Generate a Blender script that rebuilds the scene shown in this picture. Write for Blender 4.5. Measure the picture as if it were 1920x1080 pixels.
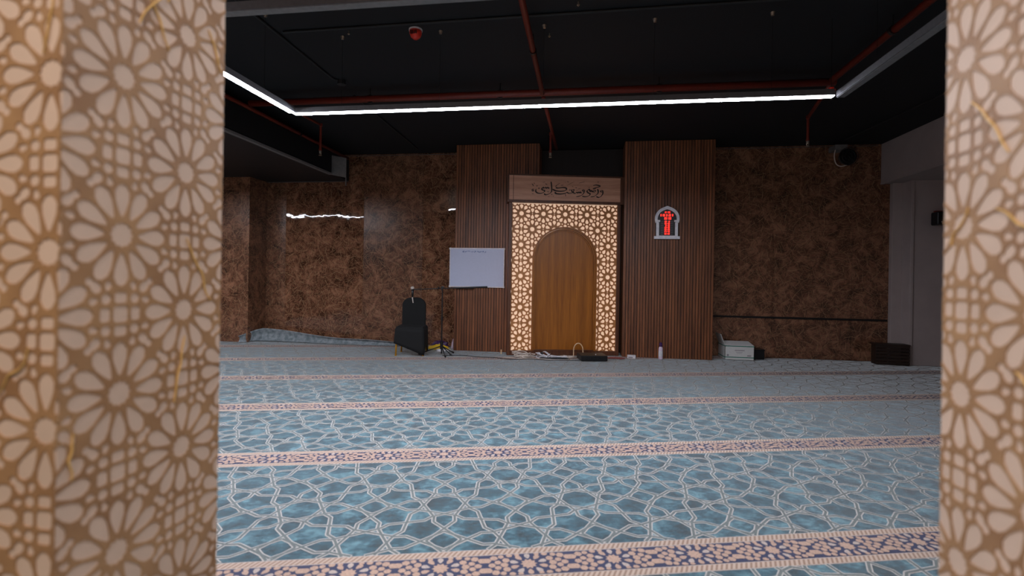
import bpy, bmesh, math, random
from math import sin, cos, pi, radians as rad
from mathutils import Vector, Matrix
from mathutils.geometry import delaunay_2d_cdt
random.seed(7)
for o in list(bpy.data.objects): bpy.data.objects.remove(o)
SC = bpy.context.scene
COL = SC.collection

# ------------------------------------------------------------------ camera
CEIL = 3.53
cd = bpy.data.cameras.new('camera'); cam = bpy.data.objects.new('camera', cd); COL.objects.link(cam)
cd.sensor_width = 36; cd.lens = 931/1920*36; cd.shift_y = -18/1920
cd.clip_start = .05; cd.clip_end = 60
cam.matrix_world = Matrix.Translation((0, 0, 1.25)) @ Matrix.Rotation(rad(8.2), 4, 'Z') @ Matrix.Rotation(rad(90), 4, 'X') @ Matrix.Rotation(rad(.96), 4, 'Z')
cd.dof.use_dof = True; cd.dof.focus_distance = 7.0; cd.dof.aperture_fstop = 1.8
SC.camera = cam
# ------------------------------------------------------------------ world, exposure
w = bpy.data.worlds.new('world'); SC.world = w; w.use_nodes = True
w.node_tree.nodes['Background'].inputs[0].default_value = (.55, .6, .75, 1)
w.node_tree.nodes['Background'].inputs[1].default_value = .0
SC.view_settings.view_transform = 'Standard'; SC.view_settings.look = 'None'
SC.view_settings.exposure = 0.22; SC.view_settings.gamma = 1; SC.view_settings.use_curve_mapping = False
# ------------------------------------------------------------------ lamps (the hall's tubes are meshes with emission, built below)
LED_STRENGTH = 125.0
def lamp(name, loc, size, power, col, rot=(0, 0, 0), spread=180):
    d = bpy.data.lights.new(name, 'AREA'); d.shape = 'DISK'; d.size = size; d.energy = power; d.color = col; d.spread = rad(spread)
    o = bpy.data.objects.new(name, d); COL.objects.link(o); o.location = loc; o.rotation_euler = rot
    return o
# more tubes of the same ceiling frame, over the viewer's head and off to the sides
def tube_lamp(loc, L, power, rz=0):
    d = bpy.data.lights.new('hall_tube', 'AREA'); d.shape = 'RECTANGLE'; d.size = L; d.size_y = .06; d.energy = power; d.color = (.86, .90, 1)
    o = bpy.data.objects.new('hall_tube', d); COL.objects.link(o); o.location = loc; o.rotation_euler = (0, 0, rz)
tube_lamp((0, 1.35, 2.8), 3.5, 22)
tube_lamp((-6.6, 5.3, 2.8), 3.2, 95)
# ceiling downlights of the entrance area behind the camera
lamp('entrance_downlight', (-.35, -.75, 3.3), .35, 32, (1, .91, .83))
lamp('entrance_downlight', (-1.9, -.5, 3.3), .35, 29, (1, .89, .80))
lamp('entrance_downlight', (1.6, -.9, 3.3), .35, 26, (1, .91, .83))

# ================================================================== helpers
def put(name, me, parent=None):
    o = bpy.data.objects.new(name, me); COL.objects.link(o)
    if parent is not None: o.parent = parent
    return o
def tag(o, label, cat, group=None, kind=None):
    o['label'] = label; o['category'] = cat
    if group: o['group'] = group
    if kind: o['kind'] = kind
    return o
def thing(name, label, cat, loc=(0, 0, 0), rz=0, group=None, kind=None):
    o = bpy.data.objects.new(name, None); COL.objects.link(o); o.empty_display_size = .1
    o.location = loc; o.rotation_euler = (0, 0, rz)
    return tag(o, label, cat, group, kind)
class MB:
    """collects faces, builds one mesh object"""
    def __init__(s): s.v = []; s.f = []; s.m = []
    def poly(s, pts, m=0):
        n = len(s.v); s.v += [tuple(p) for p in pts]; s.f.append(list(range(n, n+len(pts)))); s.m.append(m)
    def box(s, lo, hi, m=0):
        x0, y0, z0 = lo; x1, y1, z1 = hi
        s.hexa([(x0,y0,z0),(x1,y0,z0),(x1,y1,z0),(x0,y1,z0),(x0,y0,z1),(x1,y0,z1),(x1,y1,z1),(x0,y1,z1)], m)
    def hexa(s, p, m=0):
        n = len(s.v); s.v += [tuple(q) for q in p]
        for q in ((0,3,2,1),(4,5,6,7),(0,1,5,4),(1,2,6,5),(2,3,7,6),(3,0,4,7)):
            s.f.append([n+i for i in q]); s.m.append(m)
    def bar(s, a, b, wx, wy, m=0, up=(0,0,1)):
        a = Vector(a); b = Vector(b); d = (b-a).normalized(); up = Vector(up)
        if abs(d.dot(up)) > .98: up = Vector((0,1,0))
        x = d.cross(up).normalized()*wx/2; y = d.cross(x).normalized()*wy/2
        s.hexa([a-x-y, a+x-y, a+x+y, a-x+y, b-x-y, b+x-y, b+x+y, b-x+y], m)
    def tube(s, pts, r, n=10, m=0, cap=True):
        pts = [Vector(p) for p in pts]; k = len(pts); rs = r if isinstance(r, (list, tuple)) else [r]*k
        base = len(s.v); prev = None
        for i, p in enumerate(pts):
            d = (pts[min(i+1, k-1)] - pts[max(i-1, 0)])
            d = d.normalized() if d.length > 1e-9 else Vector((0,0,1))
            if prev is None:
                x = d.cross(Vector((0,0,1)))
                if x.length < .05: x = d.cross(Vector((0,1,0)))
            else: x = prev - d*prev.dot(d)
            x.normalize(); prev = x; y = d.cross(x)
            for j in range(n):
                a = 2*pi*j/n; s.v.append(tuple(p + (x*cos(a)+y*sin(a))*rs[i]))
        for i in range(k-1):
            for j in range(n):
                a = base+i*n+j; b = base+i*n+(j+1) % n
                s.f.append([a, b, b+n, a+n]); s.m.append(m)
        if cap:
            s.f.append([base+j for j in range(n)][::-1]); s.m.append(m)
            s.f.append([base+(k-1)*n+j for j in range(n)]); s.m.append(m)
    def prism(s, pts, z0, z1, m=0, ax='z', side=None):
        """closed outline extruded; ax z: pts=(x,y); ax y: pts=(x,z) from y=z0 to z1"""
        P = (lambda p, h: (p[0], p[1], h)) if ax == 'z' else (lambda p, h: (p[0], h, p[1]))
        n = len(pts); b = len(s.v)
        s.v += [P(p, z0) for p in pts] + [P(p, z1) for p in pts]
        s.f.append(list(range(b, b+n))[::-1]); s.m.append(m)
        s.f.append(list(range(b+n, b+2*n))); s.m.append(m)
        for i in range(n):
            j = (i+1) % n; s.f.append([b+i, b+j, b+n+j, b+n+i]); s.m.append(m if side is None else side)
    def ring(s, outer, inner, y0, y1, m=0):
        """frame between two outlines of equal count (x,z), extruded in y; open or closed lists are treated as closed"""
        n = len(outer); b = len(s.v)
        for L, y in ((outer, y0), (inner, y0), (outer, y1), (inner, y1)): s.v += [(p[0], y, p[1]) for p in L]
        for i in range(n):
            j = (i+1) % n
            for q in ([b+i, b+j, b+n+j, b+n+i], [b+2*n+i, b+2*n+j, b+3*n+j, b+3*n+i], [b+i, b+j, b+2*n+j, b+2*n+i], [b+n+i, b+n+j, b+3*n+j, b+3*n+i]):
                s.f.append(q); s.m.append(m)
    def build(s, name, mats, parent=None, smooth=False, bevel=0, fix=True, sub=0, weld=False):
        me = bpy.data.meshes.new(name); me.from_pydata(s.v, [], s.f)
        if not isinstance(mats, (list, tuple)): mats = [mats]
        for m in mats: me.materials.append(m)
        me.polygons.foreach_set('material_index', s.m)
        if fix:
            bm = bmesh.new(); bm.from_mesh(me); bmesh.ops.recalc_face_normals(bm, faces=bm.faces); bm.to_mesh(me); bm.free()
        if weld:
            bm = bmesh.new(); bm.from_mesh(me); bmesh.ops.remove_doubles(bm, verts=bm.verts, dist=1e-5); bmesh.ops.recalc_face_normals(bm, faces=bm.faces); bm.to_mesh(me); bm.free()
        if smooth:
            me.polygons.foreach_set('use_smooth', [True]*len(me.polygons))
        me.update()
        o = put(name, me, parent)
        if bevel:
            b = o.modifiers.new('bevel', 'BEVEL'); b.width = bevel; b.segments = 3; b.limit_method = 'ANGLE'; b.angle_limit = rad(40)
        if sub:
            b = o.modifiers.new('sub', 'SUBSURF'); b.levels = b.render_levels = sub
        return o
def spline(pts, n=8):
    pts = [Vector(p) for p in pts]; out = []
    for i in range(len(pts)-1):
        p0 = pts[max(i-1,0)]; p1 = pts[i]; p2 = pts[i+1]; p3 = pts[min(i+2, len(pts)-1)]
        for k in range(n):
            t = k/n
            out.append(.5*((2*p1)+(p2-p0)*t+(2*p0-5*p1+4*p2-p3)*t*t+(3*p1-p0-3*p2+p3)*t**3))
    return out+[pts[-1]]
def rotm(o, m): pass

# ------------------------------------------------------------------ materials
class NT:
    def __init__(s, name):
        s.m = bpy.data.materials.new(name); s.m.use_nodes = True; s.t = s.m.node_tree; s.t.nodes.clear()
        s.out = s.t.nodes.new('ShaderNodeOutputMaterial')
    def n(s, typ, ins=None, **kw):
        nd = s.t.nodes.new('ShaderNode'+typ)
        for k, v in kw.items(): setattr(nd, k, v)
        for k, v in (ins or {}).items():
            if isinstance(v, tuple) and len(v) == 2 and hasattr(v[0], 'outputs'): s.t.links.new(v[0].outputs[v[1]], nd.inputs[k])
            elif hasattr(v, 'outputs'): s.t.links.new(v.outputs[0], nd.inputs[k])
            else: nd.inputs[k].default_value = v
        return nd
    def coord(s, scale=(1,1,1), rot=(0,0,0), loc=(0,0,0)):
        tc = s.n('TexCoord'); mp = s.n('Mapping', {'Scale': scale, 'Rotation': rot, 'Location': loc})
        s.t.links.new(tc.outputs['Object'], mp.inputs['Vector']); return mp
    def ramp(s, fac, stops, interp='LINEAR'):
        r = s.n('ValToRGB'); r.color_ramp.interpolation = interp
        e = r.color_ramp.elements
        while len(e) > 1: e.remove(e[-1])
        e[0].position = stops[0][0]; e[0].color = stops[0][1]
        for p, c in stops[1:]: q = e.new(p); q.color = c
        s.link(fac, r, 'Fac'); return r
    def link(s, a, nd, key):
        if isinstance(a, tuple): s.t.links.new(a[0].outputs[a[1]], nd.inputs[key])
        else: s.t.links.new(a.outputs[0], nd.inputs[key])
    def mix(s, fac, a, b, blend='MIX'):
        nd = s.n('Mix', data_type='RGBA', blend_type=blend)
        for k, v in ((0, fac), (6, a), (7, b)):
            if hasattr(v, 'outputs'): s.t.links.new(v.outputs[2 if v.bl_idname == 'ShaderNodeMix' else 0], nd.inputs[k])
            else: nd.inputs[k].default_value = v
        return nd
    def bsdf(s, col, rough=.5, bump=None, bstr=.3, bdist=.01, **kw):
        b = s.n('BsdfPrincipled')
        for k, v in (('Base Color', col), ('Roughness', rough)):
            if hasattr(v, 'outputs'): s.t.links.new(v.outputs[2 if v.bl_idname == 'ShaderNodeMix' else 0], b.inputs[k])
            else: b.inputs[k].default_value = v
        for k, v in kw.items():
            b.inputs[k.replace('_', ' ')].default_value = v
        if bump is not None:
            bn = s.n('Bump', {'Strength': bstr, 'Distance': bdist})
            s.t.links.new(bump.outputs[2 if bump.bl_idname == 'ShaderNodeMix' else 0], bn.inputs['Height'])
            s.t.links.new(bn.outputs[0], b.inputs['Normal'])
        s.t.links.new(b.outputs[0], s.out.inputs[0]); s.b = b
        return s.m
def C(r, g, b): # sRGB 0-255 -> linear
    f = lambda c: (c/255/12.92 if c/255 <= .04045 else ((c/255+.055)/1.055)**2.4)
    return (f(r), f(g), f(b), 1)
def plain(name, col, rough=.6, metal=0, noise=.06, nscale=30, bump=0.0, **kw):
    t = NT(name); nz = t.n('TexNoise', {'Vector': t.coord(), 'Scale': nscale, 'Detail': 4})
    d = tuple(c*(1-noise*2) for c in col[:3])+(1,); l = tuple(min(1, c*(1+noise*2)) for c in col[:3])+(1,)
    r = t.ramp(nz, [(.3, d), (.7, l)])
    return t.bsdf(r, rough, bump=nz if bump else None, bstr=bump, bdist=.002, Metallic=metal, **kw)
def emit(name, col, strength):
    t = NT(name); e = t.n('Emission', {'Color': col, 'Strength': strength}); t.t.links.new(e.outputs[0], t.out.inputs[0]); return t.m
def wood(name, dark, light, rough=.45, axis='z', scale=1.0, planks=None, **kw):
    t = NT(name)
    st = {'z': (14, 14, .55), 'x': (.8, 14, 14)}[axis]
    st = tuple(a*scale for a in st)
    n1 = t.n('TexNoise', {'Vector': t.coord(st), 'Scale': 1.6, 'Detail': 6, 'Roughness': .6})
    st2 = tuple(a*5 for a in st)
    n2 = t.n('TexNoise', {'Vector': t.coord(st2), 'Scale': 1.6, 'Detail': 3, 'Distortion': .4})
    m = t.mix(.4, n1, n2)
    r = t.ramp((m, 2), [(.32, dark), (.68, light)])
    return t.bsdf(r, rough, bump=n2, bstr=.08, bdist=.002, **kw)

M = {}
def marble(name, rough, bstr):
    t = NT(name)
    base = t.n('TexNoise', {'Vector': t.coord(), 'Scale': 5.0, 'Detail': 8, 'Roughness': .7, 'Distortion': .8})
    acc = t.ramp(base, [(.34, C(50, 29, 20)), (.5, C(110, 71, 52)), (.64, C(158, 110, 84))])
    warp = t.n('TexNoise', {'Vector': t.coord(), 'Scale': 6, 'Detail': 3})
    wv = t.n('VectorMath', {0: (warp, 1), 'Scale': .07}, operation='SCALE')
    # short fibrous veins, one per cell of a cell grid, each at its own angle
    for k, (sc, wid, ln, mx, col) in enumerate(((5.5, .026, .60, .8, C(150, 112, 82)), (8, .034, .6, .75, C(164, 128, 96)), (9.5, .05, .6, .8, C(34, 20, 12)), (12, .045, .6, .8, C(158, 118, 86)), (6.8, .03, .7, .8, C(176, 142, 108)), (17, .06, .6, .7, C(140, 104, 76)), (8.7, .04, .6, .6, C(150, 112, 80)))):
        q0 = t.coord((1, 1, 1), (0, 0, 0), (k*3.37, 0, k*1.91)); q1 = t.n('SeparateXYZ', {0: q0}); q2 = t.n('Math', {0: (q1, 0), 1: (q1, 1)}, operation='ADD')
        tc = t.n('CombineXYZ', {0: q2, 2: (q1, 2)})
        add = t.n('VectorMath', {0: tc, 1: wv}, operation='ADD')
        vo = t.n('TexVoronoi', {'Vector': add, 'Scale': sc, 'Randomness': 1.0})
        s1 = t.n('VectorMath', {0: add, 'Scale': 1.0}, operation='SCALE')
        loc = t.n('VectorMath', {0: s1, 1: (vo, 'Position')}, operation='SUBTRACT')
        loc = t.n('VectorMath', {0: loc, 'Scale': sc}, operation='SCALE')
        sep = t.n('SeparateColor', {'Color': (vo, 'Color')})
        ang = t.n('Math', {0: (sep, 0), 1: 6.28}, operation='MULTIPLY')
        ro = t.n('VectorRotate', {'Vector': loc, 'Angle': ang}, rotation_type='Y_AXIS')
        sx = t.n('SeparateXYZ', {0: ro})
        cv = t.n('Math', {0: (sx, 2), 1: (sx, 2)}, operation='MULTIPLY')
        off = t.n('Math', {0: cv, 1: .10}, operation='MULTIPLY'); xx = t.n('Math', {0: (sx, 0), 1: off}, operation='ADD')
        ax = t.n('Math', {0: xx}, operation='ABSOLUTE'); az = t.n('Math', {0: (sx, 2)}, operation='ABSOLUTE')
        f1 = t.n('MapRange', {'Value': ax, 'From Min': wid*.3, 'From Max': wid, 'To Min': mx, 'To Max': 0})
        f2 = t.n('MapRange', {'Value': az, 'From Min': ln*.6, 'From Max': ln, 'To Min': 1, 'To Max': 0})
        f = t.n('Math', {0: f1, 1: f2}, operation='MULTIPLY')
        acc = t.mix(f, acc, col)
    wave = t.n('TexNoise', {'Vector': t.coord((1, 1, 1)), 'Scale': 3.2, 'Detail': 2.0, 'Roughness': .45})
    return t.bsdf(acc, rough, bump=wave, bstr=bstr, bdist=.02, Specular_IOR_Level=.5)
M['marble'] = marble('marble_sheet', .28, .25)
M['marble_gloss'] = marble('marble_sheet_glossy', .03, .16)
M['pillar_wood'] = wood('pillar_wood', C(66, 34, 18), C(158, 96, 58), .42)
M['groove'] = plain('pillar_groove', C(20, 12, 9), .7)
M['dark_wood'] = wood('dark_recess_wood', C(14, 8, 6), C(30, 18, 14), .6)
M['mihrab_wood'] = wood('mihrab_wood', C(122, 66, 12), C(184, 110, 30), .38, scale=.7)
M['header_wood'] = wood('header_wood', C(186, 128, 100), C(226, 172, 142), .4, axis='x', scale=.8)
M['frame_wood'] = wood('frame_wood', C(70, 38, 22), C(110, 64, 38), .42)
M['lattice_wood'] = wood('lattice_wood', C(168, 104, 52), C(206, 142, 84), .45)
M['backlit'] = None
t = NT('backlit_cream_panel')
M['backlit'] = t.bsdf(C(236, 205, 175), .6); t.b.inputs['Emission Color'].default_value = (1, .68, .48, 1); t.b.inputs['Emission Strength'].default_value = .42
M['engraving'] = plain('engraved_letters', C(38, 22, 16), .6)
M['ceiling'] = plain('black_ceiling_paint', C(7, 8, 12), .75, noise=.1, nscale=1.5)
M['black_duct'] = plain('dark_duct_sheet', C(26, 27, 29), .55, noise=.1, nscale=3)
M['black_side'] = plain('black_duct_side', C(12, 12, 13), .7)
M['grey_metal'] = plain('grey_painted_metal', C(120, 116, 114), .5)
M['red_pipe'] = plain('red_pipe_paint', C(112, 36, 22), .4)
M['brass'] = plain('sprinkler_metal', C(190, 180, 165), .3, metal=.9)
M['alarm'] = plain('red_alarm_plastic', C(215, 45, 25), .35)
M['profile'] = plain('grey_light_profile', C(88, 86, 88), .5)
M['diffuser_off'] = plain('white_diffuser_off', C(120, 119, 120), .5)
M['led'] = emit('led_tube_light', (.82, .87, 1, 1), LED_STRENGTH)
M['white_wall'] = plain('white_wall_paint', C(172, 158, 154), .7, noise=.02, nscale=4)
M['foyer_wall'] = plain('foyer_wall_paint', C(200, 180, 160), .8, noise=.02)
M['black'] = plain('black_fabric', C(12, 12, 12), .85, bump=.2, nscale=200)
M['black_plastic'] = plain('black_plastic', C(20, 20, 22), .4)
M['gold'] = plain('gold_chair_leg', C(222, 156, 30), .35, metal=.3)
M['white_plastic'] = plain('white_plastic', C(220, 215, 218), .4)
M['white_frame'] = plain('clock_frame_white', C(244, 240, 248), .4)
M['board'] = plain('whiteboard_enamel', C(196, 200, 222), .12, noise=.01)
M['blue_ink'] = plain('blue_marker_ink', C(100, 115, 170), .6)
M['alu'] = plain('aluminium_trim', C(220, 212, 214), .35, metal=.2)
M['cream_cable'] = plain('cream_cable', C(205, 190, 178), .5)
M['beige_plastic'] = plain('beige_ring_plastic', C(225, 190, 150), .4)
M['yellow_bag'] = plain('yellow_plastic_bag', C(230, 190, 40), .4)
M['purple'] = plain('purple_cap', C(66, 34, 84), .35)
M['pink_bottle'] = plain('pale_bottle', C(222, 200, 216), .4)
M['carton'] = plain('white_carton', C(215, 212, 208), .7, noise=.02)
M['green_tape'] = plain('green_stripe', C(40, 120, 100), .6)
M['caption'] = plain('pale_caption', C(170, 165, 175), .6)
M['grey_print'] = plain('grey_print', C(150, 140, 145), .7)
M['dark_box'] = wood('dark_slatted_wood', C(24, 14, 10), C(56, 36, 26), .5, axis='x')
M['red_cloth'] = plain('red_cloth', C(150, 84, 78), .9)
M['led_red'] = emit('red_led_digits', (1, .03, .02, 1), 2.2)
M['amp'] = plain('amplifier_top', C(60, 54, 44), .5)
# entrance cladding
M['clad_base'] = plain('cladding_cream', C(222, 192, 170), .5, noise=.03, nscale=8)
M['clad_strap'] = None
t = NT('cladding_tan_strap')
nz = t.n('TexNoise', {'Vector': t.coord(), 'Scale': 9, 'Detail': 5})
M['clad_strap'] = t.bsdf(t.ramp(nz, [(.3, C(156, 114, 78)), (.7, C(184, 141, 98))]), .5, bump=nz, bstr=.15)
M['gold_vein'] = plain('gold_vein', C(232, 186, 112), .35)
# carpet
t = NT('carpet_teal')
mp = t.coord()
a = t.n('TexNoise', {'Vector': mp, 'Scale': 7.0, 'Detail': 4, 'Roughness': .6})
b = t.n('TexNoise', {'Vector': t.coord((1, 1.6, 1)), 'Scale': 26, 'Detail': 4})
mx = t.mix(.35, a, b)
col = t.ramp((mx, 2), [(.38, C(8, 50, 60)), (.5, C(34, 90, 106)), (.63, C(100, 150, 162))])
p = t.n('TexNoise', {'Vector': mp, 'Scale': 320, 'Detail': 2})
M['teal'] = t.bsdf(col, .75, bump=p, bstr=.5, bdist=.004, Sheen_Weight=1.0, Sheen_Roughness=.38)
def pile(name, col, n=.1):
    t = NT(name); nz = t.n('TexNoise', {'Vector': t.coord(), 'Scale': 160, 'Detail': 3})
    d = tuple(c*(1-n*2) for c in col[:3])+(1,); l = tuple(min(1, c*(1+n*2)) for c in col[:3])+(1,)
    return t.bsdf(t.ramp(nz, [(.3, d), (.7, l)]), .8, bump=nz, bstr=.5, bdist=.003, Sheen_Weight=.2)
M['c_cream'] = pile('carpet_cream', C(196, 190, 184))
M['c_grey'] = pile('carpet_grey', C(116, 124, 122))
M['c_navy'] = pile('carpet_navy', C(48, 54, 88))
M['c_peach'] = pile('carpet_peach', C(196, 162, 142))
M['c_pale'] = pile('carpet_pale', C(196, 178, 168))
t = NT('carpet_rope')
wv = t.n('TexWave', {'Vector': t.coord((1, 1, 1), (0, 0, rad(32))), 'Scale': 16, 'Distortion': .3}, wave_type='BANDS', bands_direction='X')
M['c_rope'] = t.bsdf(t.ramp(wv, [(.25, C(164, 132, 112)), (.6, C(204, 180, 162))]), .8, Sheen_Weight=.2)
M['c_back'] = pile('carpet_backing', C(120, 122, 122))
t = NT('carpet_upturn_pile'); nz = t.n('TexNoise', {'Vector': t.coord(), 'Scale': 14, 'Detail': 5})
M['c_up'] = t.bsdf(t.ramp(nz, [(.35, C(92, 104, 108)), (.65, C(146, 152, 156))]), .8, Sheen_Weight=.6)

# ================================================================== the setting
def structure(name, lo, hi, mat, label, cat, m=None):
    b = MB(); b.box(lo, hi); o = b.build(name, mat); return tag(o, label, cat, kind='structure')
XL, XR, YB = -8.2, 7.2, 8.83
structure('floor', (XL, -3.5, -.15), (XR, YB+.2, -.0155), plain('floor_screed', C(110, 105, 100), .8), 'bare floor slab underneath the blue carpet', 'floor')
structure('ceiling', (XL, -3.5, CEIL), (XR, YB+.2, CEIL+.15), M['ceiling'], 'black painted ceiling slab over the prayer hall', 'ceiling')
structure('wall_left', (XL-.15, -3.5, 0), (XL, YB+.2, CEIL), M['marble'], 'brown marble-look wall on the far left side', 'wall')
structure('wall_right', (XR, -3.5, 0), (XR+.15, YB+.2, CEIL), M['white_wall'], 'white painted wall on the far right side', 'wall')
structure('wall_foyer', (XL, -3.65, 0), (XR, -3.5, CEIL), M['foyer_wall'], 'cream wall of the entrance area behind the viewer', 'wall')

# back wall: marble-look sheets, each a hair out of true, one of them much glossier
def wall_y(x, z):
    y = YB+.004*sin(1.7*x+.6)*sin(1.1*z+x*.4)
    if -2.95 < x < -2.05:
        e = math.exp(-((z-2.5)/.42)**2); y += (.108*(x+2.95)-.036*(z-2.5))*e
    return min(y, YB+.11)
b = MB(); joints = [XL, -6.9, -5.68, -4.10, -2.95, -1.7, -.5, .7, 1.9, 3.12, 4.34, 5.56, XR]
for i in range(len(joints)-1):
    x0, x1 = joints[i]+.0015, joints[i+1]-.0015; g = 1 if i in (2, 4) else 0; nx, nz = 14, 40
    base = len(b.v)
    for a in range(nx+1):
        for c_ in range(nz+1):
            x = x0+(x1-x0)*a/nx; z = CEIL*c_/nz; b.v.append((x, wall_y(x, z), z))
    for a in range(nx):
        for c_ in range(nz):
            p = base+a*(nz+1)+c_; b.f.append([p, p+nz+1, p+nz+2, p+1]); b.m.append(g)
b.box((XL, YB+.13, 0), (XR, YB+.2, CEIL))
wb = b.build('wall_back', [M['marble'], M['marble_gloss']], smooth=True, fix=False)
tag(wb, 'brown fibrous marble-look back wall behind the wood-clad pillars', 'wall', kind='structure')
# left corner pier, clad like the wall
b = MB(); b.box((XL, 8.32, 0), (-6.08, YB-.001, 3.12)); o = b.build('wall_corner', M['marble'])
tag(o, 'brown marble-look pier in the far left corner of the hall', 'wall', kind='structure')
# dark timber wall inside the mihrab recess
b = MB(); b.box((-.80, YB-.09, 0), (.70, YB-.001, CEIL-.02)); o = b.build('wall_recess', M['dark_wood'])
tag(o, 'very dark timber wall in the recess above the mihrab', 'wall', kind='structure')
# rail on right marble wall, a shadow line put into its dark colour, and joint strip on top
b = MB(); b.box((2.06, YB-.022, .655), (4.87, YB-.001, .685)); o = b.build('trim_1', M['groove'])
tag(o, 'thin horizontal rail coloured as a shadow line low on the right marble wall', 'trim', kind='structure')
b = MB(); b.box((-4.45, YB-.012, CEIL-.03), (-2.2, YB-.001, CEIL-.022)); b.box((2.06, YB-.012, CEIL-.03), (4.7, YB-.001, CEIL-.022)); o = b.build('trim_2', M['profile'])
tag(o, 'thin pale strip where the back wall meets the ceiling', 'trim', kind='structure')
b = MB(); b.box((-6.3, YB-.02, 3.02), (-4.42, YB-.001, 3.03)); o = b.build('trim_3', M['profile'])
tag(o, 'thin pale strip where the back wall meets the lowered duct soffit', 'trim', kind='structure')

# white column and beam on the right
b = MB(); b.box((4.885, 8.745, 0), (5.05, YB-.001, 2.9)); b.box((5.03, 8.53, 0), (XR-.001, YB-.001, 2.9))
b.box((5.012, 8.505, 0), (5.06, 8.55, 2.9))
o = b.build('wall_column', M['white_wall'], bevel=.006); tag(o, 'white painted column with stepped edge at the right end of the back wall', 'column', kind='structure')
b = MB(); b.box((4.75, 4.0, 2.88), (XR-.001, YB-.001, CEIL-.001)); b.box((4.742, 4.0, 2.872), (4.80, YB-.002, 2.90)); o = b.build('wall_beam', M['white_wall'], bevel=.004)
tag(o, 'white painted ceiling beam above the right-hand column', 'beam', kind='structure')

# black duct on the left, hung below the ceiling
d = thing('ceiling_duct', 'large dark air duct hung along the left side of the ceiling', 'duct', (-4.4, 4.5, 3.03))
def local(b, off):
    b.v = [(x-off[0], y-off[1], z-off[2]) for x, y, z in b.v]; return b
off = (-4.4, 4.5, 3.03)
b = MB(); b.box((-7.4, 1.6, 3.03), (-4.4, YB-.03, 3.42)); local(b, off).build('duct_body', M['black_duct'], d)
b = MB(); b.box((-4.398, 1.6, 3.05), (-4.375, 8.1, 3.42)); local(b, off).build('side_panel', M['black_side'], d)
b = MB()
b.box((-4.42, 1.6, 3.0), (-4.36, 8.1, 3.03))
b.box((-4.34, 1.6, 3.0), (-4.335, 5.1, 3.055))
for k in range(60):
    y = 1.7+k*.057; b.box((-4.376, y, 3.028), (-4.336, y+.02, 3.034))
local(b, off).build('perforated_tray', M['grey_metal'], d)
b = MB(); b.hexa([(-4.44, 8.15, 3.02), (-4.13, 8.15, 2.96), (-4.13, 8.17, 2.96), (-4.44, 8.17, 3.02), (-4.44, 8.15, 3.36), (-4.13, 8.15, 3.30), (-4.13, 8.17, 3.30), (-4.44, 8.17, 3.36)])
b.box((-4.136, 8.145, 2.82), (-4.126, 8.17, 2.97))
local(b, off).build('end_panel', M['grey_metal'], d)

# ================================================================== entrance walls with geometric cladding
def drop(cx, cz, ang, ln, wd, n=12):
    """teardrop, point towards the centre side; ang is the outward direction"""
    pts = []
    for k in range(n):
        a = 2*pi*k/n
        r = 1.0
        x = cos(a); y = sin(a)
        taper = .55+.45*(x+1)/2*1.15 if x < .2 else 1
        px = x*ln/2; py = y*wd/2*taper*(1 if x > 0 else 1-.28*abs(x))
        pts.append((cx+px*cos(ang)-py*sin(ang), cz+px*sin(ang)+py*cos(ang)))
    return pts
def circ(cx, cz, r, n=8, r2=None, rot=0):
    out = []
    N = n if r2 is None else 2*n
    for k in range(N):
        rr = r if (r2 is None or k % 2 == 0) else r2
        out.append((cx+rr*cos(rot+2*pi*k/N), cz+rr*sin(rot+2*pi*k/N)))
    return out
def rrect(cx, cz, a, b_, c=.3):
    q = min(a, b_)*c
    return [(cx-a+q, cz-b_), (cx+a-q, cz-b_), (cx+a, cz-b_+q), (cx+a, cz+b_-q), (cx+a-q, cz+b_), (cx-a+q, cz+b_), (cx-a, cz+b_-q), (cx-a, cz-b_+q)]
def twelve_holes(p, ox, oz, x0, x1, z0, z1):
    H = []
    ni0 = int((x0-ox)/p)-2; ni1 = int((x1-ox)/p)+2; nj0 = int((z0-oz)/p)-2; nj1 = int((z1-oz)/p)+2
    for i in range(ni0, ni1+1):
        for j in range(nj0, nj1+1):
            for sx, sz in ((0, 0), (.5, .5)):
                cx = ox+(i+sx)*p; cz = oz+(j+sz)*p
                H.append(circ(cx, cz, .082*p, 12, .070*p))
                for k in range(12):
                    a = pi/6*k
                    H.append(drop(cx+.218*p*cos(a), cz+.218*p*sin(a), a, .215*p, .122*p, 12))
                    if k % 3 != 0 and False: pass
                for k in range(12):
                    a = pi/6*k+pi/12
                    if k % 3 != 1: H.append(drop(cx+.336*p*cos(a), cz+.336*p*sin(a), a+pi, .066*p, .060*p, 7))
                for k in range(8):
                    a = pi/4+pi/2*(k//2)+(rad(9.8) if k % 2 else -rad(9.8))
                    if k < 4: H.append(circ(cx+.359*p*cos(a), cz+.359*p*sin(a), .027*p, 7))
                # the cells of the gap to the right of every rosette
                gx = cx+.5*p; gz = cz
                H.append(rrect(gx, gz, .052*p, .052*p, .35))
                for s in (-1, 1):
                    H.append(rrect(gx+s*.104*p, gz, .034*p, .044*p, .4)); H.append(rrect(gx, gz+s*.104*p, .044*p, .034*p, .4))
                    for s2 in (-1, 1):
                        H.append(circ(gx+s*.098*p, gz+s2*.098*p, .034*p, 8))
                        a = math.atan2(s2, s)
                        H.append(drop(gx+.172*p*s, gz+(.178*p*s2), a+pi, .105*p, .078*p, 8))
    return H
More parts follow.
